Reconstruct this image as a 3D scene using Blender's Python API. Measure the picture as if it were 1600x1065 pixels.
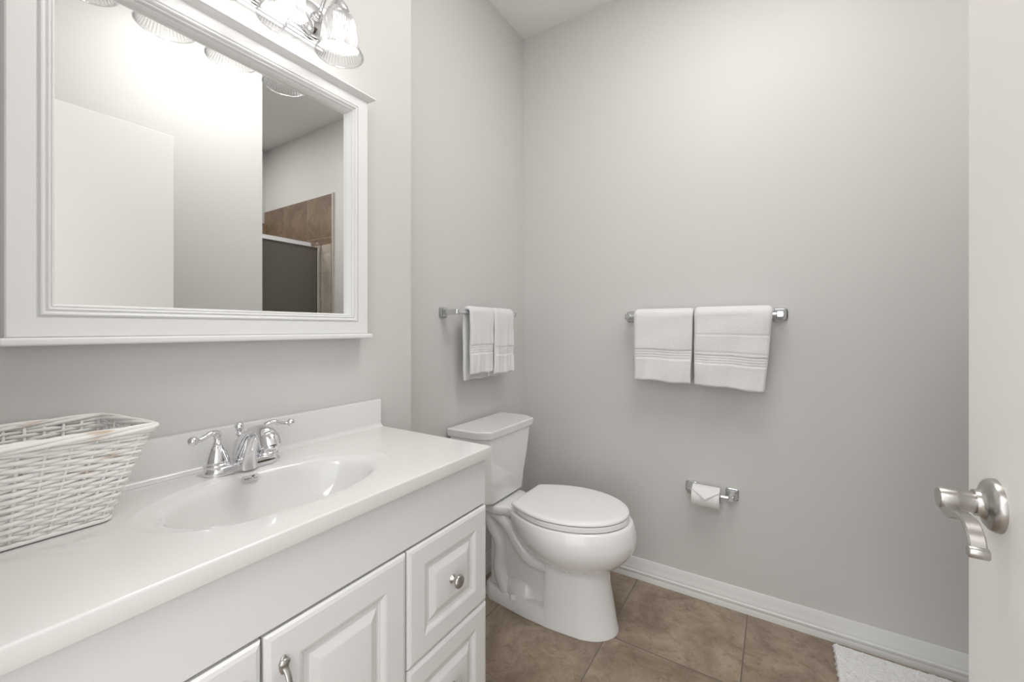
import bpy, bmesh, math, random
from mathutils import Vector, Matrix
random.seed(4)
for o in list(bpy.data.objects): bpy.data.objects.remove(o)
SC = bpy.context.scene; COL = SC.collection
pi = math.pi

# ------------------------------------------------------------------ camera, light, exposure
cam_d = bpy.data.cameras.new('camera'); cam = bpy.data.objects.new('camera', cam_d); COL.objects.link(cam)
cam_d.sensor_width = 36.0; cam_d.lens = 650.0/1600*36
cam_d.shift_y = -19.5/1600; cam_d.clip_start = 0.02
cam.location = (0, 0, 1.165); cam.rotation_euler = (pi/2, 0, math.radians(32.45))
SC.camera = cam
SC.view_settings.view_transform = 'Standard'; SC.view_settings.look = 'None'
SC.view_settings.exposure = 0.25; SC.view_settings.gamma = 1.0
SC.view_settings.use_curve_mapping = False
W = bpy.data.worlds.new('daylight'); SC.world = W; W.use_nodes = True
W.node_tree.nodes['Background'].inputs[0].default_value = (0.97, 0.985, 1.0, 1)
W.node_tree.nodes['Background'].inputs[1].default_value = 2.0
BULB = 38.0
def area(name, loc, rot, sx, sy, power, col=(1, .98, .95)):
    l = bpy.data.lights.new(name, 'AREA'); l.shape = 'RECTANGLE'; l.size = sx; l.size_y = sy
    l.energy = power; l.color = col
    o = bpy.data.objects.new(name, l); COL.objects.link(o); o.location = loc; o.rotation_euler = rot
    return o
area('hall_fill_light', (-0.1, -1.1, 2.70), (0, 0, 0), .9, .9, 18)  # unseen fill light added behind the doorway
area('bathroom_ceiling_lamp', (-0.05, 1.05, 2.735), (0, 0, 0), .7, .7, 9)
pl = bpy.data.lights.new('point_fill_light', 'POINT'); pl.energy = 4; pl.shadow_soft_size = .1; pl.color = (1, .985, .96)  # unseen point light added to brighten the ceiling and upper walls
plo = bpy.data.objects.new('point_fill_light', pl); COL.objects.link(plo); plo.location = (-.30, .90, 2.45)
area('shower_fill_light', (1.30, 1.15, 2.735), (0, 0, 0), .35, .35, 9)  # unseen light added to lift the dark shower area

# ------------------------------------------------------------------ helpers
def setp(o, label=None, cat=None, group=None, kind=None):
    if label: o['label'] = label
    if cat: o['category'] = cat
    if group: o['group'] = group
    if kind: o['kind'] = kind
    return o
def empty(name, loc, label, cat, group=None):
    o = bpy.data.objects.new(name, None); COL.objects.link(o); o.location = loc; o.empty_display_size = .05
    return setp(o, label, cat, group)
def link(name, bm, mat, parent=None, smooth=None, bevel=0, bseg=3):
    """bm is in world coordinates; re-based on parent's location"""
    me = bpy.data.meshes.new(name)
    if parent is not None:
        off = Vector(parent.location)
        if parent.parent is not None: off = off + Vector(parent.parent.location)
        for v in bm.verts: v.co -= off
    bmesh.ops.recalc_face_normals(bm, faces=bm.faces[:])
    bm.to_mesh(me); bm.free()
    o = bpy.data.objects.new(name, me); COL.objects.link(o)
    if mat: me.materials.append(mat)
    if parent is not None: o.parent = parent
    if bevel:
        b = o.modifiers.new('bevel', 'BEVEL'); b.width = bevel; b.segments = bseg; b.limit_method = 'ANGLE'
        b.angle_limit = math.radians(35)
        for p in me.polygons: p.use_smooth = True
        w = o.modifiers.new('wn', 'WEIGHTED_NORMAL'); w.keep_sharp = False
    elif smooth is not None:
        for p in me.polygons: p.use_smooth = True
        if smooth < 180: me.set_sharp_from_angle(angle=math.radians(smooth))
    return o
def box(bm, x0, x1, y0, y1, z0, z1):
    vs = [bm.verts.new((x, y, z)) for x in (x0, x1) for y in (y0, y1) for z in (z0, z1)]
    for f in ((0,1,3,2),(4,6,7,5),(0,4,5,1),(2,3,7,6),(0,2,6,4),(1,5,7,3)): bm.faces.new([vs[i] for i in f])
def boxes(*bs):
    bm = bmesh.new()
    for b in bs: box(bm, *b)
    return bm
def loft(bm, rings, closed=True, cap0=True, cap1=True, wrap=False):
    R = [[bm.verts.new(p) for p in r] for r in rings]
    n = len(R[0]); m = len(R)
    for i in range(m if wrap else m-1):
        a, b = R[i], R[(i+1) % m]
        for j in range(n if closed else n-1):
            k = (j+1) % n
            try: bm.faces.new((a[j], a[k], b[k], b[j]))
            except ValueError: pass
    if not wrap:
        if cap0 and closed: bm.faces.new(R[0][::-1])
        if cap1 and closed: bm.faces.new(R[-1])
    return R
def lathe(bm, c, prof, axis=(0,0,1), n=40, rib=0, ribs=0):
    ax = Vector(axis).normalized(); q = Vector((0,0,1)).rotation_difference(ax); c = Vector(c)
    rings = []
    for r, h in prof:
        ring = []
        for k in range(n):
            a = 2*pi*k/n; rr = r
            if ribs: rr = r + rib*math.cos(ribs*a)
            ring.append(c + q @ Vector((rr*math.cos(a), rr*math.sin(a), h)))
        rings.append(ring)
    loft(bm, rings)
def smooth_path(pts, n=8, closed=False):
    P = [Vector(p) for p in pts]; out = []; m = len(P)
    for i in range(m if closed else m-1):
        if closed: p0, p1, p2, p3 = P[i-1], P[i], P[(i+1) % m], P[(i+2) % m]
        else: p0, p1, p2, p3 = P[max(i-1,0)], P[i], P[i+1], P[min(i+2,m-1)]
        for k in range(n):
            t = k/n
            out.append(.5*((2*p1)+(-p0+p2)*t+(2*p0-5*p1+4*p2-p3)*t*t+(-p0+3*p1-3*p2+p3)*t**3))
    if not closed: out.append(P[-1])
    return out
def tube(bm, pts, rad, n=12, closed=False, flat=None, up=None):
    """rad number or list; flat=(a,b) scale of section in (side, up)"""
    P = [Vector(p) for p in pts]; m = len(P)
    if not hasattr(rad, '__len__'): rad = [rad]*m
    T = []
    for i in range(m):
        a = P[i-1] if (i > 0 or closed) else P[i]; b = P[(i+1) % m] if (i < m-1 or closed) else P[i]
        T.append((b-a).normalized())
    u = Vector(up) if up else (Vector((0,0,1)) if abs(T[0].z) < .9 else Vector((1,0,0)))
    rings = []; fa, fb = flat or (1, 1)
    for i in range(m):
        if up: u = Vector(up)
        u = (u - T[i]*u.dot(T[i])).normalized(); s = T[i].cross(u)
        rings.append([P[i] + rad[i]*(fa*math.cos(2*pi*k/n)*s + fb*math.sin(2*pi*k/n)*u) for k in range(n)])
    loft(bm, rings, wrap=closed)
def lerp(a, b, t): return a+(b-a)*t
def table(tab, z):
    for (z0, v0), (z1, v1) in zip(tab, tab[1:]):
        if z <= z1:
            t = max(0, min(1, (z-z0)/(z1-z0))) if z1 > z0 else 0
            t = t*t*(3-2*t) if False else t
            return lerp(v0, v1, t)
    return tab[-1][1]

# ------------------------------------------------------------------ materials
def mat(name, col, rough=.5, metal=0, spec=.5, coat=0, bump=0, bscale=200, bdetail=3, bdist=.001, trans=0, ior=1.45, sheen=0):
    m = bpy.data.materials.new(name); m.use_nodes = True
    nt = m.node_tree; b = nt.nodes['Principled BSDF']
    b.inputs['Base Color'].default_value = (*col, 1); b.inputs['Roughness'].default_value = rough
    b.inputs['Metallic'].default_value = metal; b.inputs['Specular IOR Level'].default_value = spec
    b.inputs['Coat Weight'].default_value = coat; b.inputs['Transmission Weight'].default_value = trans
    b.inputs['IOR'].default_value = ior; b.inputs['Sheen Weight'].default_value = sheen
    if bump:
        tc = nt.nodes.new('ShaderNodeTexCoord'); n = nt.nodes.new('ShaderNodeTexNoise'); bp = nt.nodes.new('ShaderNodeBump')
        n.inputs['Scale'].default_value = bscale; n.inputs['Detail'].default_value = bdetail
        bp.inputs['Strength'].default_value = bump; bp.inputs['Distance'].default_value = bdist
        nt.links.new(tc.outputs['Object'], n.inputs['Vector']); nt.links.new(n.outputs['Fac'], bp.inputs['Height'])
        nt.links.new(bp.outputs['Normal'], b.inputs['Normal'])
    return m
M_wall = mat('wall_paint', (.665, .658, .645), .42, spec=.35, bump=.25, bscale=160, bdist=.0006)
M_ceil = mat('ceiling_paint', (.93, .93, .92), .7, bump=.2, bscale=120)
M_trim = mat('white_trim_paint', (.80, .80, .79), .3)
M_door = mat('door_paint', (.84, .82, .80), .35)
M_cab = mat('white_thermofoil', (.74, .74, .74), .28)
M_top = mat('cultured_marble', (.775, .77, .76), .13, coat=.4)
M_porc = mat('white_porcelain', (.87, .87, .87), .07, coat=.5)
M_seat = mat('white_plastic_seat', (.91, .91, .91), .16)
M_chrome = mat('polished_chrome', (.80, .80, .82), .06, metal=1)
M_steel = mat('chrome_bar', (.62, .63, .65), .14, metal=1)
M_nickel = mat('satin_nickel', (.47, .455, .435), .30, metal=1)
M_frame = mat('mirror_frame_paint', (.83, .83, .825), .3)
M_mirror = mat('mirror_glass', (.93, .94, .935), .0, metal=1)
M_towel = mat('white_terry', (.90, .90, .90), .95, spec=.1, bump=1.0, bscale=420, bdist=.003, sheen=.2)
M_rug = mat('white_chenille', (.96, .96, .96), .95, spec=.1, bump=1.0, bscale=160, bdist=.006)
M_paper = mat('tissue_paper', (.86, .86, .85), .9, spec=.1, bump=.3, bscale=500)
M_card = mat('cardboard_core', (.30, .24, .18), .9)
M_dark = mat('dark_gap', (.05, .05, .05), .6)
M_badge = mat('badge_silver', (.62, .62, .61), .35, metal=.5)
M_ink = mat('badge_ink', (.05, .05, .05), .5)
M_grout = mat('edge_tile', (.50, .46, .41), .35, bump=.3, bscale=30)

def bulb_mat():
    m = bpy.data.materials.new('lit_bulb'); m.use_nodes = True; b = m.node_tree.nodes['Principled BSDF']
    b.inputs['Base Color'].default_value = (1, 1, 1, 1)
    b.inputs['Emission Color'].default_value = (1, .985, .965, 1); b.inputs['Emission Strength'].default_value = BULB
    return m
M_bulb = bulb_mat()
def shade_glass():
    m = bpy.data.materials.new('ribbed_clear_glass'); m.use_nodes = True; nt = m.node_tree; nt.nodes.clear()
    out = nt.nodes.new('ShaderNodeOutputMaterial')
    tr = nt.nodes.new('ShaderNodeBsdfTransparent'); gl = nt.nodes.new('ShaderNodeBsdfGlossy'); tl = nt.nodes.new('ShaderNodeBsdfTranslucent')
    df = nt.nodes.new('ShaderNodeBsdfDiffuse')
    tr.inputs[0].default_value = (.93, .93, .93, 1); gl.inputs['Roughness'].default_value = .08
    tl.inputs[0].default_value = (.9, .9, .9, 1); df.inputs[0].default_value = (.85, .85, .85, 1)
    fr = nt.nodes.new('ShaderNodeLayerWeight'); fr.inputs['Blend'].default_value = .48
    m1 = nt.nodes.new('ShaderNodeMixShader'); m2 = nt.nodes.new('ShaderNodeMixShader'); m3 = nt.nodes.new('ShaderNodeMixShader')
    m3.inputs[0].default_value = .6; m2.inputs[0].default_value = .03
    L = nt.links.new
    L(tl.outputs[0], m3.inputs[1]); L(df.outputs[0], m3.inputs[2])
    L(fr.outputs['Facing'], m1.inputs[0]); L(tr.outputs[0], m1.inputs[1]); L(gl.outputs[0], m1.inputs[2])
    L(m1.outputs[0], m2.inputs[1]); L(m3.outputs[0], m2.inputs[2]); L(m2.outputs[0], out.inputs[0])
    return m
M_shade = shade_glass()
def rain_glass():
    m = mat('obscure_glass', (.20, .18, .15), .28, spec=.5, bump=1.0, bscale=55, bdist=.004, bdetail=4, trans=.35)
    return m
M_rain = rain_glass()
def stone_tile(name, c1, c2, c3, pitch, ox, oy, axes='XY', grout=(.16, .13, .105), gw=.0022, rough=.38):
    m = bpy.data.materials.new(name); m.use_nodes = True; nt = m.node_tree; b = nt.nodes['Principled BSDF']
    N = nt.nodes.new; L = nt.links.new
    geo = N('ShaderNodeNewGeometry'); sep = N('ShaderNodeSeparateXYZ'); L(geo.outputs['Position'], sep.inputs[0])
    def mth(op, a, bb=None, c=None):
        n = N('ShaderNodeMath'); n.operation = op
        for i, v in enumerate((a, bb, c)):
            if v is None: continue
            if isinstance(v, (int, float)): n.inputs[i].default_value = v
            else: L(v, n.inputs[i])
        return n.outputs[0]
    ids = []; ds = []
    for ax, o in zip(axes, (ox, oy)):
        u = mth('DIVIDE', mth('SUBTRACT', sep.outputs[ax], o), pitch)
        ids.append(mth('FLOOR', u)); f = mth('FRACT', u)
        ds.append(mth('MINIMUM', f, mth('SUBTRACT', 1.0, f)))
    d = mth('MULTIPLY', mth('MINIMUM', ds[0], ds[1]), pitch)
    g = mth('LESS_THAN', d, gw)
    cmb = N('ShaderNodeCombineXYZ'); L(ids[0], cmb.inputs[0]); L(ids[1], cmb.inputs[1])
    wn = N('ShaderNodeTexWhiteNoise'); L(cmb.outputs[0], wn.inputs['Vector'])
    off = N('ShaderNodeVectorMath'); off.operation = 'MULTIPLY_ADD'; L(wn.outputs['Color'], off.inputs[0])
    off.inputs[1].default_value = (7, 7, 7); L(geo.outputs['Position'], off.inputs[2])
    n1 = N('ShaderNodeTexNoise'); n1.inputs['Scale'].default_value = 5.5; n1.inputs['Detail'].default_value = 9; n1.inputs['Roughness'].default_value = .68; n1.inputs['Distortion'].default_value = .6
    L(off.outputs[0], n1.inputs['Vector'])
    n2 = N('ShaderNodeTexNoise'); n2.inputs['Scale'].default_value = 22; n2.inputs['Detail'].default_value = 10; n2.inputs['Roughness'].default_value = .75; n2.inputs['Distortion'].default_value = 1.4
    L(off.outputs[0], n2.inputs['Vector'])
    r1 = N('ShaderNodeValToRGB'); L(n1.outputs['Fac'], r1.inputs[0])
    r1.color_ramp.elements[0].position = .36; r1.color_ramp.elements[0].color = (*c1, 1)
    r1.color_ramp.elements[1].position = .66; r1.color_ramp.elements[1].color = (*c2, 1)
    r2 = N('ShaderNodeValToRGB'); L(n2.outputs['Fac'], r2.inputs[0])
    r2.color_ramp.elements[0].position = .34; r2.color_ramp.elements[0].color = (1, 1, 1, 1)
    r2.color_ramp.elements[1].position = .50; r2.color_ramp.elements[1].color = (0, 0, 0, 1)
    mx = N('ShaderNodeMix'); mx.data_type = 'RGBA'; L(mth('MULTIPLY', r2.outputs[0], .6), mx.inputs['Factor'])
    L(r1.outputs[0], mx.inputs['A']); mx.inputs['B'].default_value = (*c3, 1)
    mg = N('ShaderNodeMix'); mg.data_type = 'RGBA'; L(g, mg.inputs['Factor']); L(mx.outputs['Result'], mg.inputs['A']); mg.inputs['B'].default_value = (*grout, 1)
    L(mg.outputs['Result'], b.inputs['Base Color'])
    b.inputs['Roughness'].default_value = rough
    hgt = mth('SUBTRACT', mth('MULTIPLY', n2.outputs['Fac'], .25), mth('MULTIPLY', g, 1.0))
    bp = N('ShaderNodeBump'); bp.inputs['Strength'].default_value = .5; bp.inputs['Distance'].default_value = .0015
    L(hgt, bp.inputs['Height']); L(bp.outputs['Normal'], b.inputs['Normal'])
    return m
M_floor = stone_tile('floor_tile', (.215, .163, .118), (.42, .335, .255), (.145, .098, .063), .445, -.545, 1.53)
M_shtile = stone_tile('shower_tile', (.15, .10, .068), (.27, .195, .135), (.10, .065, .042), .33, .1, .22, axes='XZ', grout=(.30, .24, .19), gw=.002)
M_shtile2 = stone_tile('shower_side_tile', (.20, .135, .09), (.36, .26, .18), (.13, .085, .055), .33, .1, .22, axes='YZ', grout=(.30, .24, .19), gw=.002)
M_pale = stone_tile('pale_strip', (.42, .36, .30), (.60, .54, .46), (.34, .28, .22), .15, .765, .1, axes='XZ', grout=(.4, .36, .3), gw=.002)  # pale gridded colour for the narrow strip beside the jamb post
def wicker():
    m = mat('whitewashed_willow', (.8, .78, .75), .55, spec=.3)
    nt = m.node_tree; b = nt.nodes['Principled BSDF']; N = nt.nodes.new; L = nt.links.new
    tc = N('ShaderNodeTexCoord'); n = N('ShaderNodeTexNoise'); n.inputs['Scale'].default_value = 38; n.inputs['Detail'].default_value = 6
    mp = N('ShaderNodeMapping'); mp.inputs['Scale'].default_value = (1, .5, 2.2)
    r = N('ShaderNodeValToRGB'); e = r.color_ramp.elements
    e[0].position = .25; e[0].color = (.60, .48, .38, 1); e[1].position = .38; e[1].color = (.86, .85, .83, 1)
    L(tc.outputs['Object'], mp.inputs[0]); L(mp.outputs[0], n.inputs['Vector']); L(n.outputs['Fac'], r.inputs[0]); L(r.outputs[0], b.inputs['Base Color'])
    return m
M_wick = wicker()

# ------------------------------------------------------------------ the room
XW, XT, YB, ZC = -1.07, -1.173, 1.960, 2.750
def struct(name, bm, m, **k):
    return setp(link(name, bm, m, **k), kind='structure')
struct('floor', boxes((-1.35, 1.9, -2.2, 2.1, -.06, 0)), M_floor)
struct('ceiling', boxes((-1.35, 1.9, -2.2, 2.1, ZC, ZC+.06)), M_ceil)
struct('wall_left', boxes((-1.30, XW, -.17, 1.03, 0, ZC)), M_wall)
struct('wall_left_rear', boxes((-1.30, XT, 1.03, 2.05, 0, ZC)), M_wall)
struct('wall_back', boxes((XT, 1.80, YB, 2.05, 0, ZC)), M_wall)
struct('wall_front', boxes((XW, -.56, -.17, -.05, 0, ZC), (.30, 1.80, -.17, -.05, 0, ZC), (-.56, .30, -.17, -.05, 2.06, ZC)), M_wall)
struct('wall_right', boxes((.45, .55, -.05, 1.28, 0, ZC)), M_wall)
struct('wall_right_rear', boxes((1.75, 1.82, -.05, YB, 0, ZC)), M_wall)
struct('trim_1', boxes((.765, 1.75, YB-.012, YB, 0, 2.20)), M_shtile)
struct('trim_2', boxes((1.738, 1.75, .2, YB-.012, 0, 2.10)), M_shtile2)
struct('trim_3', boxes((.748, .765, YB-.014, YB, 0, 2.205)), M_grout)
struct('trim_4', boxes((.772, .905, YB-.0145, YB-.012, .1, 1.815)), M_pale)  # thin pale strip next to the jamb post, about door height

def baseboard(name, p0, p1, nrm):
    prof = [(0,0),(.015,0),(.015,.020),(.0135,.024),(.0155,.028),(.0155,.036),(.012,.040),(.012,.052),(.0095,.057),(.0095,.070),(.007,.078),(.006,.088),(.004,.094),(0,.094)]
    bm = bmesh.new(); n = Vector(nrm)
    loft(bm, [[Vector(p) + n*a + Vector((0,0,z)) for a, z in prof] for p in (p0, p1)])
    return struct(name, bm, M_trim, smooth=30)
baseboard('baseboard_back', (XT, YB, 0), (.748, YB, 0), (0,-1,0))
baseboard('baseboard_left', (XT, 1.03, 0), (XT, YB-.0155, 0), (1,0,0))
baseboard('baseboard_right', (.45, -.05, 0), (.45, 1.28, 0), (-1,0,0))
struct('trim_5', boxes((-.56, -.545, -.17, -.05, 0, 2.06), (.285, .30, -.17, -.05, 0, 2.06), (-.545, .285, -.17, -.05, 2.045, 2.06)), M_trim)

# open door with its lever
door = struct('door_1', boxes((.21, .245, -.02, .773, .012, 2.04)), M_door, bevel=.0015)
door['label'] = 'open flush white door at the right edge with satin lever'
door.location = (0, 0, 0)
bm = bmesh.new()
YR, ZR = .690, .965
lathe(bm, (.21, YR, ZR), [(.0295,0),(.0295,.0035),(.028,.007),(.0245,.0095),(.0190,.011),(.0160,.013),(.0148,.016),(.0145,.0185)], axis=(-1,0,0), n=56)
rose = link('rosette', bm, M_nickel, door, smooth=35)
bm = bmesh.new()
lathe(bm, (.1915, YR, ZR), [(.0118,0),(.0118,.0125),(.0124,.0135),(.0128,.0155),(.0128,.0265),(.0122,.0290),(.0108,.0300)], axis=(-1,0,0), n=40)
hnd = link('lever_handle', bm, M_nickel, door, smooth=35)
# scrolled blade: outline in (y,z), width along x
pth = smooth_path([(0,.652-.012,0)] , 1) if False else None
cl = [(YR, ZR-.004), (YR-.010, ZR-.013), (YR-.026, ZR-.019), (YR-.045, ZR-.012), (YR-.062, ZR-.003), (YR-.076, ZR-.003), (YR-.089, ZR-.012), (YR-.097, ZR-.020), (YR-.104, ZR-.020)]
cl = [(YR-.004, ZR-.0085), (YR-.018, ZR-.0105), (YR-.036, ZR-.0070), (YR-.054, ZR-.0015), (YR-.070, ZR-.0015), (YR-.082, ZR-.0075), (YR-.0885, ZR-.017), (YR-.089, ZR-.024)]
cp = smooth_path([(0, a, b) for a, b in cl], 6)
bm = bmesh.new(); n = len(cp); xa, xb = .1630, .1765
rings = []
for i, p in enumerate(cp):
    t = i/(n-1); a = cp[max(i-1,0)]; b = cp[min(i+1,n-1)]; T = (b-a).normalized(); up = Vector((0, T.z, -T.y))
    if up.z < 0: up = -up
    th = lerp(.0065, .0028, min(1, t*1.8)); wd = lerp(1.0, 1.0, t)
    c = .0015
    sec = [(xa, -th+c), (xa+c, -th), (xb-c, -th), (xb, -th+c), (xb, th-c), (xb-c, th), (xa+c, th), (xa, th-c)]
    rings.append([Vector((x, 0, 0)) + p + up*h for x, h in sec])
loft(bm, rings)
lathe(bm, (xb+.0008, YR-.0905, ZR-.0235), [(.0052,0),(.0060,.001),(.0060,.0140),(.0052,.0150)], axis=(-1,0,0), n=28)
link('lever_blade', bm, M_nickel, hnd, smooth=40)

# shower enclosure (seen in the mirror)
sh = empty('shower_door', (.915, 1.5, 0), 'dark obscure glass shower door with chrome frame, seen in the mirror', 'shower door')
link('glass_panel', boxes((.912, .918, .55, 1.915, .11, 1.795)), M_rain, sh)
link('header_rail', boxes((.897, .933, .50, 1.942, 1.790, 1.822)), M_chrome, sh, bevel=.003)
link('jamb_post', boxes((.900, .930, 1.917, 1.942, .10, 1.835)), M_chrome, sh, bevel=.003)
link('sill', boxes((.88, .95, .50, 1.942, 0, .11)), M_grout, sh, bevel=.004)

# ------------------------------------------------------------------ vanity cabinet
cab = empty('vanity_cabinet', (-.85, .42, 0), 'white vanity cabinet with raised panel doors and drawers under the sink top', 'cabinet')
XF = -.657
link('body', boxes((XW+.002, XF, .860, .878, .09, .8325), (XW+.002, XF, -.04, -.022, .09, .8325), (XW+.002, XW+.010, -.022, .860, .09, .8325), (XW+.010, XF, -.022, .860, .09, .108), (XF-.020, XF, -.022, .860, .108, .72), (XW+.002, XF-.05, -.04, .878, 0, .09)), M_cab, cab)
link('top_rail', boxes((XF, -.641, -.04, .878, .712, .8325)), M_cab, cab, bevel=.0015)
def panel(y0, y1, z0, z1, w=.05):
    prof = [(0,0),(0,.013),(.003,.0175),(.009,.0195),(w,.0195),(w+.004,.0185),(w+.012,.0145),(w+.014,.0145),(w+.016,.0135),(w+.020,.0135),(w+.022,.0148),(w+.034,.0190),(w+.036,.0195),(w+.038,.0198)]
    bm = bmesh.new()
    rings = [[(XF+.001+h, y0+i, z0+i), (XF+.001+h, y1-i, z0+i), (XF+.001+h, y1-i, z1-i), (XF+.001+h, y0+i, z1-i)] for i, h in prof]
    loft(bm, rings)
    return bm
XD = XF+.0205
def drawer(z0, z1, lab):
    d = link('drawer', panel(.6055, .879, z0, z1, .046), M_cab, cab, smooth=9)
    bm = bmesh.new()
    lathe(bm, (XD-.0005, .742, (z0+z1)/2), [(.0095,0),(.0095,.0015),(.0055,.005),(.0042,.010),(.0050,.014),(.0120,.017),(.0150,.020),(.0150,.0225),(.0135,.0255),(.0080,.0275),(.001,.028)], axis=(1,0,0), n=36)
    kn = link('knob', bm, M_nickel, d, smooth=60); kn['label'] = 'satin nickel knob'
    return d
drawer(.4605, .7065, ''); drawer(.212, .4575, ''); drawer(.095, .209, '')
def cdoor(y0, y1, hy):
    d = link('door', panel(y0, y1, .095, .7065, .052), M_cab, cab, smooth=9)
    bm = bmesh.new()
    z1 = .662; z0 = z1-.110; x = XD
    for zc in (z1-.010, z0+.010):
        bmesh.ops.create_uvsphere(bm, u_segments=20, v_segments=14, radius=1, matrix=Matrix.Translation((x+.0015, hy, zc)) @ Matrix.Diagonal((.0045, .0072, .0145, 1)))
    pts = smooth_path([(x+.003, hy, z1), (x+.006, hy, z1-.012), (x+.017, hy, z1-.026), (x+.023, hy, (z0+z1)/2), (x+.017, hy, z0+.026), (x+.006, hy, z0+.012), (x+.003, hy, z0)], 8)
    n = len(pts); rad = []
    for i in range(n):
        t = i/(n-1); e = min(t, 1-t)
        rad.append(.0045 + .0045*math.exp(-((e-.09)/.06)**2) if e > .0 else .004)
    rad[0] = rad[-1] = .004
    tube(bm, pts, rad, n=16, flat=(1.0, .62), up=(1,0,0))
    h = link('handle', bm, M_nickel, d, smooth=60); h['label'] = 'satin nickel arched pull'
cdoor(.3225, .6015, .349); cdoor(.0395, .3185, .290)

# ------------------------------------------------------------------ vanity top with integral oval basin
top = empty('sink_countertop', (-.85, .42, .86), 'glossy white one-piece countertop with oval basin and short backsplash', 'countertop')
X0, X1, Y0, Y1, ZT = -1.069, -.625, -.045, .885, .86
CX, CY, AX, AY = -.828, .457, .122, .196
N = 320
angs = sorted(set([2*pi*k/N for k in range(N)] + [math.atan2(y-CY, x-CX) % (2*pi) for x in (X0, X1) for y in (Y0, Y1)]))
def rect_pt(a, inset):
    ca, sa = math.cos(a), math.sin(a); ts = []
    if ca > 1e-9: ts.append((X1-inset-CX)/ca)
    if ca < -1e-9: ts.append((X0-CX)/ca)
    if sa > 1e-9: ts.append((Y1-inset-CY)/sa)
    if sa < -1e-9: ts.append((Y0-CY)/sa)
    t = min(ts); return CX+ca*t, CY+sa*t
def ell(a, k, dx=0):
    # ellipse in matching directions
    ca, sa = math.cos(a), math.sin(a); r = 1/math.sqrt((ca/(AX*k))**2 + (sa/(AY*k))**2)
    return CX+dx+ca*r, CY+sa*r
basin = [(.10,-.128),(.25,-.127),(.42,-.122),(.58,-.111),(.72,-.092),(.83,-.067),(.90,-.043),(.94,-.0245),(.97,-.0145),(1.0,-.0085),(1.03,-.0056),(1.065,-.0038),(1.10,-.0026),(1.14,-.0020),(1.165,-.0009),(1.185,-.0002),(1.205,0)]
rings = []
for k, z in basin: rings.append([(*ell(a, k), ZT+z) for a in angs])
for inset, z in ((.020, 0), (.004, 0), (.0022, 0), (.0007, -.0006), (0, -.0020), (0, -.0034), (0, -.0258), (.0005, -.027)): rings.append([(*rect_pt(a, inset), ZT+z) for a in angs])
rings.append([(*ell(a, 1.25), ZT-.027) for a in angs])
bm = bmesh.new(); loft(bm, rings, cap0=True, cap1=False)
# underside of bowl
link('slab', bm, M_top, top, smooth=40)
# backsplash with cove
bm = bmesh.new()
prof = [(X0, ZT+.001), (X0, .9405), (X0+.002, .9425), (X0+.017, .9425), (X0+.0195, .9415), (X0+.0205, .939), (X0+.0205, .872), (X0+.022, .867), (X0+.026, .863), (X0+.033, .8605), (X0+.036, .8602)]
loft(bm, [[(x, y, z) for x, z in prof] for y in (Y0, Y1-.003)])
link('backsplash', bm, M_top, top, smooth=40, bevel=0)
bm = bmesh.new(); lathe(bm, (CX-.01, CY, ZT-.127), [(.022,-.004),(.022,.001),(.019,.002),(.015,.0),(.001,-.001)], n=32)
link('drain', bm, M_chrome, top, smooth=40)
# badge on the back wall of the basin
bd = bmesh.new(); box(bd, -.0005, .0012, -.0165, .0165, -.0064, .0064)
bmesh.ops.bevel(bd, geom=[e for e in bd.edges if abs(e.verts[0].co.x-e.verts[1].co.x) > .0005], offset=.002, segments=3, affect='EDGES')
MB = Matrix.Translation((-.9415, .448, .8482)) @ Matrix.Rotation(math.radians(-30), 4, 'Y')
bd.transform(MB)
bo = link('badge', bd, M_badge, top, smooth=30)
ik = bmesh.new()
for i in range(7): box(ik, .0012, .0014, -.0135+i*.0021, -.0135+i*.0021+.0014, -.0018+(.0004 if i % 2 else 0), .0002+(.0010 if i in (0, 3) else 0))
for a, b, c, d in ((.0015, .0050, .0012, .0040), (.0055, .0080, .0022, .0045), (.0035, .0060, -.0002, .0016), (.004, .0125, -.0022, -.0014), (-.0135, .0125, -.0042, -.0038)): box(ik, .0012, .0014, a, b, c, d)
ik.transform(MB); link('badge_marking', ik, M_ink, bo)

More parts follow.
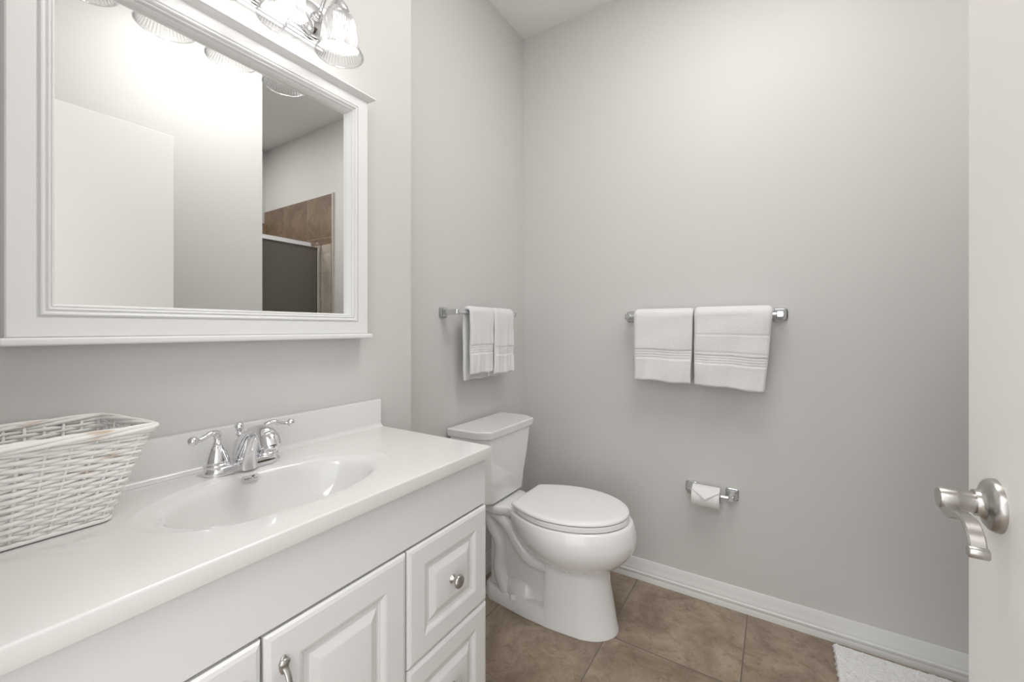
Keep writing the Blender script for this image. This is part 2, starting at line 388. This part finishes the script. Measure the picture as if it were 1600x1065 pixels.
# ------------------------------------------------------------------ faucet
FY, FX = .456, -.992
fau = empty('faucet', (FX, FY, ZT), 'polished chrome two-handle centerset faucet behind the oval basin', 'faucet')
bm = bmesh.new()
def stad(r, l, z):   # stadium section along Y
    out = []
    for k in range(48):
        a = 2*pi*k/48; y = r*math.sin(a); x = r*math.cos(a)
        y += l if math.sin(a) > 0 else -l
        out.append((FX+x*(1.0), FY+y, z))
    return out
loft(bm, [stad(.0265, .050, ZT), stad(.0275, .050, ZT+.003), stad(.027, .050, ZT+.010), stad(.0245, .0495, ZT+.015), stad(.0215, .049, ZT+.018), stad(.018, .048, ZT+.019)])
link('base_plate', bm, M_chrome, fau, smooth=50)
for sgn in (-1, 1):
    hy = FY + sgn*.0505
    bm = bmesh.new()
    lathe(bm, (FX, hy, ZT+.016), [(.0235,0),(.0248,.003),(.0240,.006),(.0218,.008),(.0222,.011),(.0205,.019),(.0172,.029),(.0138,.037),(.0112,.042),(.0095,.0445),(.0102,.047),(.0080,.049),(.0062,.0515),(.0058,.060),(.0072,.065),(.0078,.069),(.006,.073),(.001,.0745)], n=44)
    z = ZT+.0855
    pts = smooth_path([(FX, hy, z-.008), (FX+.002, hy+sgn*.003, z), (FX+.006, hy+sgn*.014, z+.002), (FX+.009, hy+sgn*.027, z-.003), (FX+.011, hy+sgn*.037, z-.0055), (FX+.012, hy+sgn*.045, z-.0045)], 6)
    n = len(pts)
    tube(bm, pts, [lerp(.0075, .0046, min(1, i/(n-1)*1.3)) for i in range(n)], n=16)
    e = pts[-1]
    bmesh.ops.create_uvsphere(bm, u_segments=24, v_segments=16, radius=.0092, matrix=Matrix.Translation(e + Vector((.001, sgn*.003, 0))))
    link('handle', bm, M_chrome, fau, smooth=50)
# spout: sections swept forward
bm = bmesh.new()
sp = smooth_path([(FX-.004, FY, ZT+.010), (FX+.000, FY, ZT+.034), (FX+.016, FY, ZT+.060), (FX+.042, FY, ZT+.080), (FX+.070, FY, ZT+.089), (FX+.093, FY, ZT+.087), (FX+.108, FY, ZT+.076), (FX+.114, FY, ZT+.063)], 6)
n = len(sp); rings = []
for i, p in enumerate(sp):
    t = i/(n-1); a = sp[max(i-1,0)]; b = sp[min(i+1,n-1)]; T = (b-a).normalized(); nn = Vector((-T.z, 0, T.x))
    w = table([(0,.019),(.25,.0165),(.5,.0145),(.7,.0185),(.85,.0205),(1,.0195)], t)
    h = table([(0,.021),(.25,.020),(.5,.0125),(.7,.0135),(.85,.0185),(1,.0195)], t)
    rings.append([p + w*math.cos(2*pi*k/32)*Vector((0,1,0)) + h*math.sin(2*pi*k/32)*nn for k in range(32)])
loft(bm, rings)
# front flare of the body down to the deck
fl = []
for z, x0, x1, w in ((ZT+.001, FX-.02, FX+.038, .024), (ZT+.012, FX-.02, FX+.037, .022), (ZT+.030, FX-.016, FX+.040, .018), (ZT+.048, FX-.008, FX+.046, .0150), (ZT+.066, FX+.006, FX+.056, .0130), (ZT+.078, FX+.022, FX+.062, .0105)):
    c = (x0+x1)/2; a = (x1-x0)/2
    fl.append([(c+a*math.cos(2*pi*k/32), FY+w*math.sin(2*pi*k/32), z) for k in range(32)])
loft(bm, fl)
lathe(bm, (FX+.112, FY, ZT+.064), [(.0125,0),(.0125,.010),(.011,.012)], axis=(.15,0,-1), n=28)
link('spout', bm, M_chrome, fau, smooth=60)
bm = bmesh.new()
lathe(bm, (FX-.018, FY, ZT+.012), [(.0135,0),(.0128,.018),(.0110,.036),(.0092,.044),(.0060,.047),(.0036,.049),(.0036,.054),(.0075,.0565),(.0080,.058),(.0050,.0605),(.0036,.063),(.0055,.065),(.0085,.070),(.0095,.075),(.0083,.080),(.005,.084),(.0005,.085)], n=28)
link('lift_rod', bm, M_chrome, fau, smooth=60)

# ------------------------------------------------------------------ mirror
mir = empty('framed_mirror', (XW, .47, 1.15), 'large white framed mirror with crown and ledge above the sink', 'mirror')
def rect_frame(oy0, oy1, oz0, oz1, prof):
    bm = bmesh.new()
    loft(bm, [[(XW+h, oy0+i, oz0+i), (XW+h, oy1-i, oz0+i), (XW+h, oy1-i, oz1-i), (XW+h, oy0+i, oz1-i)] for i, h in prof], cap0=False, cap1=False, wrap=True)
    return bm
MY0, MY1, MZ0, MZ1 = .1245, .818, 1.150, 1.8455
fr = [(0,.001),(0,.038),(.002,.040),(.0335,.040),(.0345,.0365),(.0360,.0365),(.0368,.0395),(.0385,.0415),(.0405,.0420),(.0425,.0410),(.0440,.0380),(.0448,.0350),(.0460,.0350),(.0468,.0370),(.0482,.0380),(.0497,.0370),(.0508,.0335),(.0514,.0300),(.0524,.0300),(.0532,.0315),(.0545,.0310),(.0558,.0270),(.0572,.0200),(.0578,.0172),(.0578,.001)]
link('frame', rect_frame(MY0, MY1, MZ0, MZ1, fr), M_frame, mir, smooth=32)
link('mirror_glass', boxes((XW+.006, XW+.0155, MY0+.054, MY1-.054, MZ0+.054, MZ1-.054)), M_mirror, mir)
ZK = 1.8385
cr = [(.001,ZK),(.0415,ZK),(.0435,ZK+.0015),(.047,ZK+.0025),(.052,ZK+.0050),(.0555,ZK+.0085),(.0575,ZK+.0095),(.0575,ZK+.0135),(.001,ZK+.0135)]
bm = bmesh.new()
def exty(z): return 0 if z <= .042 else z-.040
loft(bm, [[(XW+a, MY1+max(0, a-.042)+.001, z) for a, z in cr], [(XW+a, MY0-max(0, a-.042)-.001, z) for a, z in cr]])
link('crown', bm, M_frame, mir, smooth=30)
link('ledge', boxes((XW+.001, XW+.054, MY0-.008, MY1+.007, MZ0-.0135, MZ0)), M_frame, mir, bevel=.004)

# ------------------------------------------------------------------ vanity light
VL = empty('vanity_light', (XW, .45, 1.99), 'chrome four-light vanity bar with ribbed clear glass bell shades above the mirror', 'wall light')
LY = [.652, .515, .378, .241]; LX = -.930; ZR0 = 1.855
bm = bmesh.new()
pf = [(.0005,0),(.010,0),(.010,.006),(.014,.008),(.014,.014),(.018,.016),(.018,.022),(.022,.026)]
zz0, zz1 = 1.930, 2.052
rings = [[(XW+h, .19+i, zz0+i), (XW+h, .703-i, zz0+i), (XW+h, .703-i, zz1-i), (XW+h, .19+i, zz1-i)] for h, i in pf]
loft(bm, rings); link('backplate', bm, M_chrome, VL, smooth=20)
def bell_profile():
    # outer then inner, z from rim up
    o = [(.0560,0),(.0572,.001),(.0562,.003),(.0530,.008),(.0490,.015),(.0455,.024),(.0428,.036),(.0410,.050),(.0398,.065),(.0378,.079),(.0345,.090),(.0305,.098),(.0275,.103),(.0265,.107)]
    return o
for i, y in enumerate(LY):
    bm = bmesh.new(); lathe(bm, (XW+.020, y, 1.992), [(.046,0),(.046,.004),(.040,.010),(.028,.015),(.012,.018),(.009,.024),(.0085,.030),(.011,.033),(.006,.037),(.001,.038)], axis=(1,0,0), n=40)
    link('rosette', bm, M_chrome, VL, smooth=45)
    bm = bmesh.new()
    tube(bm, smooth_path([(XW+.045, y, 1.992), (XW+.060, y, 2.000), (XW+.078, y, 2.022), (XW+.100, y, 2.040), (XW+.125, y, 2.038), (LX-.002, y, 2.018), (LX, y, 1.996)], 6), .0052, n=12)
    link('arm', bm, M_chrome, VL, smooth=60)
    bm = bmesh.new()
    lathe(bm, (LX, y, 1.957), [(.0235,0),(.0245,.001),(.0240,.008),(.0215,.018),(.0165,.027),(.0095,.033),(.0060,.036),(.0055,.042),(.001,.043)], n=36)
    link('socket_cup', bm, M_chrome, VL, smooth=50)
    o = [(r, z) for r, z in bell_profile()]; inn = [(r-.0022, z+.0) for r, z in o[::-1]]
    bm = bmesh.new()
    rings = []
    for r, z in o + inn:
        rib = .0011 if z > .004 else 0
        rings.append([(LX+(r+rib*math.cos(44*2*pi*k/264))*math.cos(2*pi*k/264), y+(r+rib*math.cos(44*2*pi*k/264))*math.sin(2*pi*k/264), ZR0+z) for k in range(264)])
    loft(bm, rings, cap0=False, cap1=False)
    link('shade', bm, M_shade, VL, smooth=60)
    bm = bmesh.new(); tube(bm, [(LX+.0562*math.cos(2*pi*k/72), y+.0562*math.sin(2*pi*k/72), ZR0+.0005) for k in range(72)], .0017, n=8, closed=True)
    link('shade_rim', bm, M_shade, VL, smooth=60)
    bm = bmesh.new()
    lathe(bm, (LX, y, 1.885), [(.0004,-.008),(.0022,-.004),(.0050,.002),(.0090,.009),(.0118,.016),(.0125,.023),(.0118,.031),(.0100,.040),(.0090,.052)], n=24)
    link('bulb', bm, M_bulb, VL, smooth=60)
    bm = bmesh.new(); lathe(bm, (LX, y, 1.937), [(.0120,0),(.0135,.002),(.0135,.019),(.012,.020)], n=24)
    link('socket', bm, M_trim, VL, smooth=50)

# ------------------------------------------------------------------ wicker basket
bas = empty('wicker_basket', (-.957, .12, ZT), 'white woven willow basket on the countertop left of the faucet', 'basket')
ZB = ZT+.0012; HB = .147
def rr(x0, x1, y0, y1, r, m):
    """rounded rectangle, returns function s(0..1)->(point, normal)"""
    pts = []
    for cx, cy, a0 in ((x1-r, y1-r, 0), (x0+r, y1-r, pi/2), (x0+r, y0+r, pi), (x1-r, y0+r, 3*pi/2)):
        for k in range(9):
            a = a0 + pi/2*k/8; pts.append((Vector((cx+r*math.cos(a), cy+r*math.sin(a), 0)), Vector((math.cos(a), math.sin(a), 0))))
    L = [0]
    for i in range(len(pts)): L.append(L[-1] + (pts[(i+1) % len(pts)][0]-pts[i][0]).length)
    out = []
    j = 0
    for q in range(m):
        d = L[-1]*q/m
        while L[j+1] < d: j += 1
        t = (d-L[j])/(L[j+1]-L[j]) if L[j+1] > L[j] else 0
        a, b = pts[j], pts[(j+1) % len(pts)]
        out.append((a[0].lerp(b[0], t), a[1].lerp(b[1], t).normalized()))
    return out
def bas_ring(t, m):
    out = []
    for p, nn in rr(lerp(-1.020, -1.046, t), lerp(-.892, -.864, t), lerp(.020, -.020, t), lerp(.216, .262, t), .012, m):
        k = max(0, (p.y-.12)/.14)*max(0, (-.865-p.x)/.18); out.append((Vector((p.x, p.y-.022*k*t, 0)), nn))
    return out
NS = 34; m = NS*6
bm = bmesh.new()
rows = 24
for k in range(rows):
    t = (k+.6)/(rows+.6); R = bas_ring(t, m); z = ZB + .006 + HB*.90*t
    ph = k % 2; sk = random.uniform(-.6, .6)
    for strand in range(1):
        pts = []
        for q, (p, nn) in enumerate(R):
            a = pi*(q/6.0) + ph*pi
            off = .0026*math.cos(a)
            jz = .0007*math.sin(q*.19+k*1.7) + .0005*math.sin(q*.5+k*2.9)
            pts.append(p + nn*off + Vector((0, 0, z+jz)))
        rad = [.0031 + .0006*math.sin(q*.21+k*3.1) for q in range(m)]
        tube(bm, pts, rad, n=7, closed=True, up=(0,0,1), flat=(.8, 1.0))
for q in range(NS):
    pts = []
    for i in range(9):
        t = i/8; R = bas_ring(t, m)[(q*6) % m]; pts.append(R[0] + Vector((0, 0, ZB+.004+HB*.95*t)))
    tube(bm, pts, .0024, n=7)
link('woven_side', bm, M_wick, bas, smooth=180)
bm = bmesh.new()
for s3 in range(4):
    pts = []
    R = bas_ring(1.02, m)
    for q, (p, nn) in enumerate(R):
        a = 2*pi*q/m*3 + s3*2*pi/4
        pts.append(p + nn*(.002+.0042*math.cos(a)) + Vector((0, 0, ZB+HB-.004+.0042*math.sin(a))))
    tube(bm, pts, .0034, n=8, closed=True, up=(0,0,1))
link('rim', bm, M_wick, bas, smooth=180)
bm = bmesh.new()
R = bas_ring(0, m)
tube(bm, [p + nn*.001 + Vector((0, 0, ZB+.0036)) for p, nn in R], .0036, n=8, closed=True, up=(0,0,1))
for k in range(14):
    y = lerp(.024, .212, k/13); tube(bm, [(-1.018, y, ZB+.004), (-.894, y, ZB+.004)], .0034, n=6)
for k in range(18):
    x = lerp(-1.016, -.896, k/17); tube(bm, [(x, .022, ZB+.006), (x, .214, ZB+.006)], .0038, n=6)
link('base', bm, M_wick, bas, smooth=180)

# ------------------------------------------------------------------ towels, bars
def towel(name, along, a0, a1, dbar, zbar, zf, zb, side, label, group, tk=.016, seed=1, taper=0, off=0, sag=0.0, band=(.085, .125), skew=0.0, hems=()):
    """hangs over a bar; along 'X' or 'Y'; side = outward sign for depth axis (room side)"""
    rnd = random.Random(seed); rb = .0115+off
    # centreline of the cloth as (d, z): front bottom -> over bar -> back bottom
    cl = []
    nf = 90
    for i in range(nf): cl.append((rb+tk/2, lerp(zf, zbar, i/nf), 0))
    for i in range(13): a = pi*i/12; cl.append(((rb+tk/2)*math.cos(a), zbar+(rb+tk/2)*math.sin(a), 1))
    for i in range(1, nf+1): cl.append((-(rb+tk/2), lerp(zbar, zb, i/nf), 2))
    m = len(cl); nw = 34
    bm = bmesh.new(); rings = []
    ph = [rnd.uniform(0, 6.28) for _ in range(6)]
    def q(i):  # normal in (d,z)
        a = cl[max(i-1,0)]; b = cl[min(i+1,m-1)]; dx, dz = b[0]-a[0], b[1]-a[1]; l = math.hypot(dx, dz)
        return (dz/l, -dx/l)
    grid = []
    for j in range(nw+1):
        s = j/nw
        e = min(s, 1-s)*abs(a1-a0); edge = min(1, e/(tk*.8)); rnd_t = math.sqrt(max(0.04, 1-(1-edge)**2))
        row_o = []; row_i = []
        for i in range(m):
            d, z, part = cl[i]; nx, nz = q(i)
            hang = max(0, (zbar - z))/max(.01, zbar-min(zf, zb))
            w = lerp(a0, a1, s); c = (a0+a1)/2; sgn = 1
            w = c + (w-c)*(1 - taper*hang + .006*math.sin(9*hang+ph[0])) - skew*hang*s
            fold = .0032*hang*math.sin(2*pi*s*2.3+ph[1]) + .0018*hang*math.sin(2*pi*s*5+ph[2]+3*hang) + .0012*math.sin(14*hang+ph[3]+4*s)
            zz = z + sag*hang*(s-.5) + .002*hang*math.sin(2*pi*s*1.5+ph[4])
            # woven border band
            h = (z-(zf if part == 0 else zb)); th = tk/2*rnd_t
            pile = 0
            if part != 1:
                if band[0] < h < band[1]: pile = -.0030 + .0012*math.cos((h-band[0])/(band[1]-band[0])*2*pi*4)
                elif part == 0 and any(abs(h-q_) < .0045 for q_ in hems): pile = -.0017
                elif h < .006: pile = -.0035*(1-h/.006)
            th = max(.0012, th+pile*(1 if rnd_t > .6 else .5))
            endr = min(i, m-1-i)
            if endr == 0: th *= .45
            elif endr == 1: th *= .9
            fd = fold if part == 0 else (-fold*.6 if part == 2 else 0)
            row_o.append((w, d+nx*th+fd, zz+nz*th)); row_i.append((w, d-nx*(tk/2*rnd_t if endr else tk/2*.45)+fd, zz-nz*tk/2*rnd_t))
        rings.append(row_o + row_i[::-1])
    out = []
    for r in rings:
        if along == 'X': out.append([(w, dbar + side*d, z) for w, d, z in r])
        else: out.append([(dbar + side*d, w, z) for w, d, z in r])
    loft(bm, out)
    o = link(name, bm, M_towel, None, smooth=180)
    cx = (a0+a1)/2; loc = Vector((cx, dbar, zbar)) if along == 'X' else Vector((dbar, cx, zbar))
    for v in o.data.vertices: v.co -= loc
    o.location = loc
    return setp(o, label, 'towel', group)

def sq_ring(c, u, v, n, a, h, r=.22):
    """rounded square section, centre c, half size a"""
    out = []
    for k in range(32):
        t = 2*pi*k/32; x, y = math.cos(t), math.sin(t); p = 6.0
        s = (abs(x)**p+abs(y)**p)**(-1/p)
        out.append(Vector(c) + a*s*x*Vector(u) + a*s*y*Vector(v) + h*Vector(n))
    return out
def post(name, base, n, u, reach, parent, sz=.0255, tip=.0115, m=None):
    v = (0,0,1); bm = bmesh.new()
    prof = [(sz,0),(sz,.003),(sz*.97,.005),(sz*.86,.006),(sz*.84,.009),(sz*.78,.014),(tip*1.35,.022),(tip*1.12,.026),(tip,.034),(tip,reach+tip),(tip*.85,reach+tip+.002)]
    loft(bm, [sq_ring(base, u, v, n, a, h) for a, h in prof])
    return link(name, bm, m or M_steel, parent, smooth=35)

ZTB = 1.232
# bar on the toilet-side wall
tb1 = empty('towel_bar', (XT, 1.51, ZTB), 'short chrome towel bar above the toilet tank', 'towel bar')
XB = XT+.074
for y in (1.305, 1.740): post('post', (XT+.0003, y, ZTB), (1,0,0), (0,1,0), .074, tb1, sz=.0235, tip=.0105)
bm = bmesh.new(); tube(bm, [(XB, 1.312, ZTB), (XB, 1.731, ZTB)], .0078, n=20); link('rod', bm, M_chrome, tb1, smooth=60)
towel('hand_towel', 'Y', 1.372, 1.541, XB, ZTB, .972, .945, 1, 'left of the two white hand towels hanging above the toilet tank', 'hand towels above the tank', tk=.017, seed=3, taper=.03)
towel('hand_towel', 'Y', 1.547, 1.706, XB, ZTB, .958, .944, 1, 'right hand towel above the toilet tank, nearest the room corner', 'hand towels above the tank', tk=.017, seed=8, taper=.0)
# bar on the back wall
tb2 = empty('towel_bar', (-.28, YB, ZTB-.010), 'long chrome towel bar in the middle of the back wall', 'towel bar')
YBR = YB-.070; Z2 = ZTB-.012
for x in (-.572, .012): post('post', (x, YB-.0003, Z2), (0,-1,0), (1,0,0), .070, tb2, sz=.0265, tip=.0120)
bm = bmesh.new(); tube(bm, [(-.565, YBR, Z2), (.005, YBR, Z2)], .0080, n=20); link('rod', bm, M_chrome, tb2, smooth=60)
towel('bath_towel', 'X', -.540, -.293, YBR, Z2, .935, .945, -1, 'left white towel on the long bar, the narrower one', 'folded towels on the long bar', tk=.021, seed=5, taper=.02, skew=.008, band=(.098, .142), sag=-.008)
towel('bath_towel', 'X', -.289, -.012, YBR, Z2, .925, .935, -1, 'right white towel on the long bar, wider and hanging lower', 'folded towels on the long bar', tk=.024, seed=11, taper=.0, skew=.026, sag=-.016, band=(.092, .132), hems=(.215,.14))

# ------------------------------------------------------------------ toilet paper
ZP = .474; YP = YB-.062
tp = empty('toilet_paper_holder', (-.232, YB, ZP), 'chrome two-post toilet paper holder low on the back wall', 'toilet paper holder')
for x in (-.312, -.156): post('post', (x, YB-.0003, ZP), (0,-1,0), (1,0,0), .055, tp, sz=.0255, tip=.0100)
bm = bmesh.new(); tube(bm, [(-.305, YP+.007, ZP), (-.163, YP+.007, ZP)], .0075, n=20); link('roller', bm, M_chrome, tp, smooth=60)
YP = YP+.007; ZQ = ZP-.0105; RP = .043
bm = bmesh.new(); x0, x1 = -.300, -.196
n = 64
def circ(x, r): return [(x, YP+r*math.cos(2*pi*k/n), ZQ+r*math.sin(2*pi*k/n)) for k in range(n)]
loft(bm, [circ(x0, .019), circ(x0, RP-.001), circ(x0+.001, RP), circ(x1-.001, RP), circ(x1, RP-.001), circ(x1, .019)], cap0=False, cap1=False, wrap=True)
roll = link('toilet_paper_roll', bm, M_paper, None, smooth=40)
setp(roll, 'white toilet paper roll with its end folded to a point, on the chrome holder', 'toilet paper')
bm = bmesh.new(); loft(bm, [circ(x0+.0005, .0188), circ(x1-.0005, .0188), circ(x1-.0005, .0180), circ(x0+.0005, .0180)], cap0=False, cap1=False, wrap=True)
link('cardboard_core', bm, M_card, roll, smooth=40)
bm = bmesh.new(); R1 = []
na = 14
for i in range(na+1):
    t = i/na; a = math.radians(lerp(105, 176, t)); hw = (x1-x0)/2*(1-max(0, (t-.42)/.58)) + .0003; c = (x0+x1)/2+.0015
    r = RP+.0012+.0075*t*t
    row = []
    for r2 in (r, r+.0009):
        for sx in ((-1, 1) if r2 == r else (1, -1)):
            row.append((c+sx*hw*.985, YP+r2*math.cos(a), ZQ+r2*math.sin(a)))
    R1.append(row)
loft(bm, R1); link('folded_end', bm, M_paper, roll, smooth=30)

# ------------------------------------------------------------------ toilet
TY = 1.533
toi = empty('toilet', (XT+.35, TY, 0), 'white two-piece elongated toilet with closed lid beside the vanity', 'toilet')
def T(x, y, z):
    return Vector((XT+x, TY+y+(x-.15)*.05, z + (.018*max(0, min(1, (z-.2)/.1)) if z < .45 else (.018*max(0, (.6-z)/.1) if z < .6 else 0))))
def egg(x0, x1, hw0, hw, xm, n=72, p=2.0, rc=.035):
    """seat outline: straight rear at x0 (half width hw0), max hw at xm, tip x1"""
    pts = []
    half = []
    nn = n//2
    for k in range(nn+1):
        a = pi*k/nn      # 0 tip .. pi rear
        if a <= pi/2:
            x = xm + (x1-xm)*math.cos(a)**(2/p) if math.cos(a) > 0 else xm; y = hw*math.sin(a)**(2/p)
        else:
            u = (a-pi/2)/(pi/2)    # 0..1 to the rear centre
            if u < .72:
                s = u/.72; x = lerp(xm, x0+rc*.3, s); y = lerp(hw, hw0, s**1.9)
            elif u < .86:
                s = (u-.72)/.14; y = hw0 - rc*.55*s**1.6; x = x0+rc*.3*(1-s)**2
            else:
                s = (u-.86)/.14; x = x0; y = (hw0-rc*.55)*(1-s)
        half.append((x, y))
    for x, y in half: pts.append((x, y))
    for x, y in half[-2:0:-1]: pts.append((x, -y))
    return pts
def ring(out, z, dx=0, s=1.0, cx=.47):
    return [T(cx+(x-cx)*s+dx, y*s, z) for x, y in out]
# lid
LO = egg(.262, .700, .122, .182, .46)
bm = bmesh.new()
def ins(out, d, z):
    cx = .47; r = []
    for x, y in out:
        l = math.hypot(x-cx, y); k = (l-d)/l; r.append(T(cx+(x-cx)*k, y*k, z))
    return r
loft(bm, [ins(LO, .09, .4320), ins(LO, .0015, .4320), ins(LO, .0003, .4328), ins(LO, 0, .4350), ins(LO, .001, .4395), ins(LO, .005, .4435), ins(LO, .013, .4460), ins(LO, .028, .4470), ins(LO, .08, .4480), ins(LO, .14, .4482)])
link('lid', bm, M_seat, toi, smooth=35)
bm = bmesh.new()
SO = egg(.275, .700, .120, .182, .46)
loft(bm, [ins(SO, .06, .4095), ins(SO, .002, .4095), ins(SO, 0, .4110), ins(SO, .0, .4265), ins(SO, .0015, .4283), ins(SO, .010, .4285), ins(SO, .05, .4285)])
link('seat', bm, M_seat, toi, smooth=35)
bm = bmesh.new()
bm.free()
for sy in (-1, 1):
    bm = bmesh.new(); lathe(bm, T(.262, sy*.072-.022, .4235), [(.0095,0),(.0105,.001),(.0105,.043),(.0095,.044)], axis=(0,1,0), n=24)
    link('hinge', bm, M_seat, toi, smooth=40)
# bowl and pedestal, one porcelain body
bm = bmesh.new()
def sec(x0, x1, hw, xm, z, hw0=None, p=2.0):
    return [T(x, y, z) for x, y in egg(x0, x1, hw0 if hw0 else hw*.66, hw, xm, p=p)]
loft(bm, [sec(.300,.690,.1550,.46,.4055), sec(.268,.704,.1750,.46,.4060), sec(.262,.711,.1815,.46,.4048), sec(.260,.716,.1865,.46,.3990),
          sec(.258,.724,.1930,.465,.370, .115), sec(.258,.727,.1945,.468,.345, .112), sec(.262,.725,.1920,.470,.322, .108), sec(.272,.716,.1830,.475,.300, .100),
          sec(.288,.700,.1690,.480,.280, .092), sec(.305,.680,.1520,.485,.262, .085), sec(.320,.655,.1320,.490,.248, .078), sec(.34,.62,.100,.49,.240,.07)])
# skirted front column flaring to the floor
def col(x0, x1, hw, z):
    pts = [(x0, hw*.96), (x0+.012, hw)]
    for k in range(1, 8): pts.append((lerp(x0+.012, x1-hw*1.25, k/8), hw*(1-.03*(k/8)**2)))
    for k in range(0, 19):
        a = pi/2 - pi*k/18; pts.append((x1-hw*1.25+hw*1.25*math.cos(a), hw*.97*math.sin(a)))
    for k in range(7, 0, -1): pts.append((lerp(x0+.012, x1-hw*1.25, k/8), -hw*(1-.03*(k/8)**2)))
    pts += [(x0+.012, -hw), (x0, -hw*.96)]
    return [T(x, y, z) for x, y in pts]
loft(bm, [col(.396, .662, .108, .001), col(.396, .661, .108, .012), col(.400, .655, .1055, .03), col(.402, .644, .103, .10), col(.404, .631, .100, .17), col(.404, .622, .098, .23), col(.404, .618, .096, .285)])
# rear deck carrying the tank
def deck(z, g):
    pts = [(.025, .095), (.10, .100), (.17, .108), (.22, .094), (.26, .098), (.31, .118), (.37, .135)]
    full = [(x, (y-g)) for x, y in pts] + [(x, -(y-g)) for x, y in pts[::-1]]
    pp = smooth_path([(x, y, 0) for x, y in full], 5, closed=True)
    return [T(p.x, p.y, z) for p in pp]
loft(bm, [deck(.360, .022), deck(.368, .006), deck(.378, 0), deck(.402, 0), deck(.4045, .003), deck(.4055, .012)])
# foot flange behind the column
def foot(z, g):
    pts = [(.085, .0), (.09, .045), (.13, .072), (.22, .086), (.32, .101), (.41, .1065)]
    full = [(x+g*.4, max(0, y-g)) for x, y in pts] + [(x+g*.4, -max(0, y-g)) for x, y in pts[:0:-1]]
    return [T(x, y, z) for x, y in full]
loft(bm, [foot(.001, .0), foot(.012, 0), foot(.05, .006), foot(.056, .012), foot(.058, .020)])
box(bm, XT+.12, XT+.41, TY-.045, TY+.045, .05, .36)
# trapway: two bulging tubes
t1 = smooth_path([(.150,0,.372), (.185,0,.345), (.225,0,.310), (.262,0,.262), (.305,0,.222), (.360,0,.206), (.420,0,.206)], 6)
tube(bm, [T(p.x, 0, p.z) for p in t1], [.033]*len(t1), n=28, flat=(2.35, 1.0), up=(0,0,1.0)) if False else None
def trap(pts, r, lat):
    P = smooth_path(pts, 6); m = len(P); rings = []
    for i in range(m):
        a = P[max(i-1,0)]; b = P[min(i+1,m-1)]; Tn = (b-a).normalized(); nn = Vector((-Tn.z, 0, Tn.x)); s = []
        for k in range(32):
            t = 2*pi*k/32; c_, s_ = math.cos(t), math.sin(t); p = 2.6; q = (abs(c_)**p+abs(s_)**p)**(-1/p)
            s.append(T(P[i].x, 0, P[i].z) + r*q*s_*nn + lat*q*c_*Vector((0,1,0)))
        rings.append(s)
    loft(bm, rings)
trap([(.130,0,.372), (.185,0,.350), (.232,0,.312), (.268,0,.264), (.312,0,.228), (.365,0,.216), (.425,0,.216)], .036, .092)
trap([(.125,0,.372), (.118,0,.330), (.135,0,.290), (.168,0,.250), (.172,0,.205), (.166,0,.150), (.178,0,.100), (.205,0,.040)], .033, .076)
# swelling around the floor bolt
foot_r = []
for z, a, b in ((.05, .095, .085), (.085, .088, .078), (.105, .075, .068), (.118, .045, .05)):
    foot_r.append([T(.265+a*math.cos(2*pi*k/32), b*math.sin(2*pi*k/32), z) for k in range(32)])
loft(bm, foot_r)
link('bowl', bm, M_porc, toi, smooth=50)
for sy in (-1, 1):
    bm = bmesh.new(); lathe(bm, T(.255, sy*.088, .052), [(.013,0),(.0128,.008),(.010,.013),(.005,.0155),(.0005,.016)], n=24)
    link('bolt_cap', bm, M_seat, toi, smooth=60)
# tank
def tank(z, xr, xf, hwr, hwf, ch, r=.0):
    pts = [(xr, hwr), (xf-ch, hwr*1.0), (xf, hwf), (xf, -hwf), (xf-ch, -hwr), (xr, -hwr)]
    return [T(x, y*1.035-.007, z) for x, y in pts]
bm = bmesh.new()
loft(bm, [tank(.412, .030, .172, .135, .105, .035), tank(.418, .022, .182, .142, .112, .035), tank(.50, .020, .187, .153, .122, .038), tank(.60, .019, .194, .167, .136, .042), tank(.7165, .018, .201, .183, .153, .048)])
link('tank', bm, M_porc, toi, bevel=.014, bseg=4)
bm = bmesh.new()
loft(bm, [tank(.7170, .014, .209, .190, .160, .050), tank(.7460, .014, .213, .194, .163, .052), tank(.7500, .016, .210, .191, .160, .052)])
link('tank_lid', bm, M_porc, toi, bevel=.009, bseg=4)
bm = bmesh.new(); box(bm, XT+.05, XT+.16, TY-.09, TY+.09, .422, .431); link('tank_gasket', bm, M_dark, toi)

# ------------------------------------------------------------------ bath mat
bm = bmesh.new()
RX0, RX1, RY0, RY1 = .172, .72, .98, 1.920
nx, ny = 96, 150; g = []
rn = random.Random(7)
for i in range(nx+1):
    col_ = []
    for j in range(ny+1):
        x = lerp(RX0, RX1, i/nx); y = lerp(RY0, RY1, j/ny)
        if i == 0: x += .003*math.sin(j*1.3)+rn.uniform(-.002, .002)
        if j == ny: y += .003*math.sin(i*1.1)+rn.uniform(-.003, .002)
        e = min(i, nx-i, j, ny-j)
        z = .018 + rn.uniform(-.0028, .0028) + .002*math.sin(x*21+2*math.sin(y*9)) if e > 1 else (.015 if e == 1 else .001)
        col_.append(bm.verts.new((x, y, z)))
    g.append(col_)
for i in range(nx):
    for j in range(ny): bm.faces.new((g[i][j], g[i+1][j], g[i+1][j+1], g[i][j+1]))
ed = [e for e in bm.edges if e.is_boundary]
bmesh.ops.holes_fill(bm, edges=ed, sides=0)
rug = link('bath_mat', bm, M_rug, None, smooth=180)
for v in rug.data.vertices: v.co -= Vector((.45, 1.45, 0))
rug.location = (.45, 1.45, 0)
setp(rug, 'white plush bath mat on the tile floor by the open door', 'bath mat')
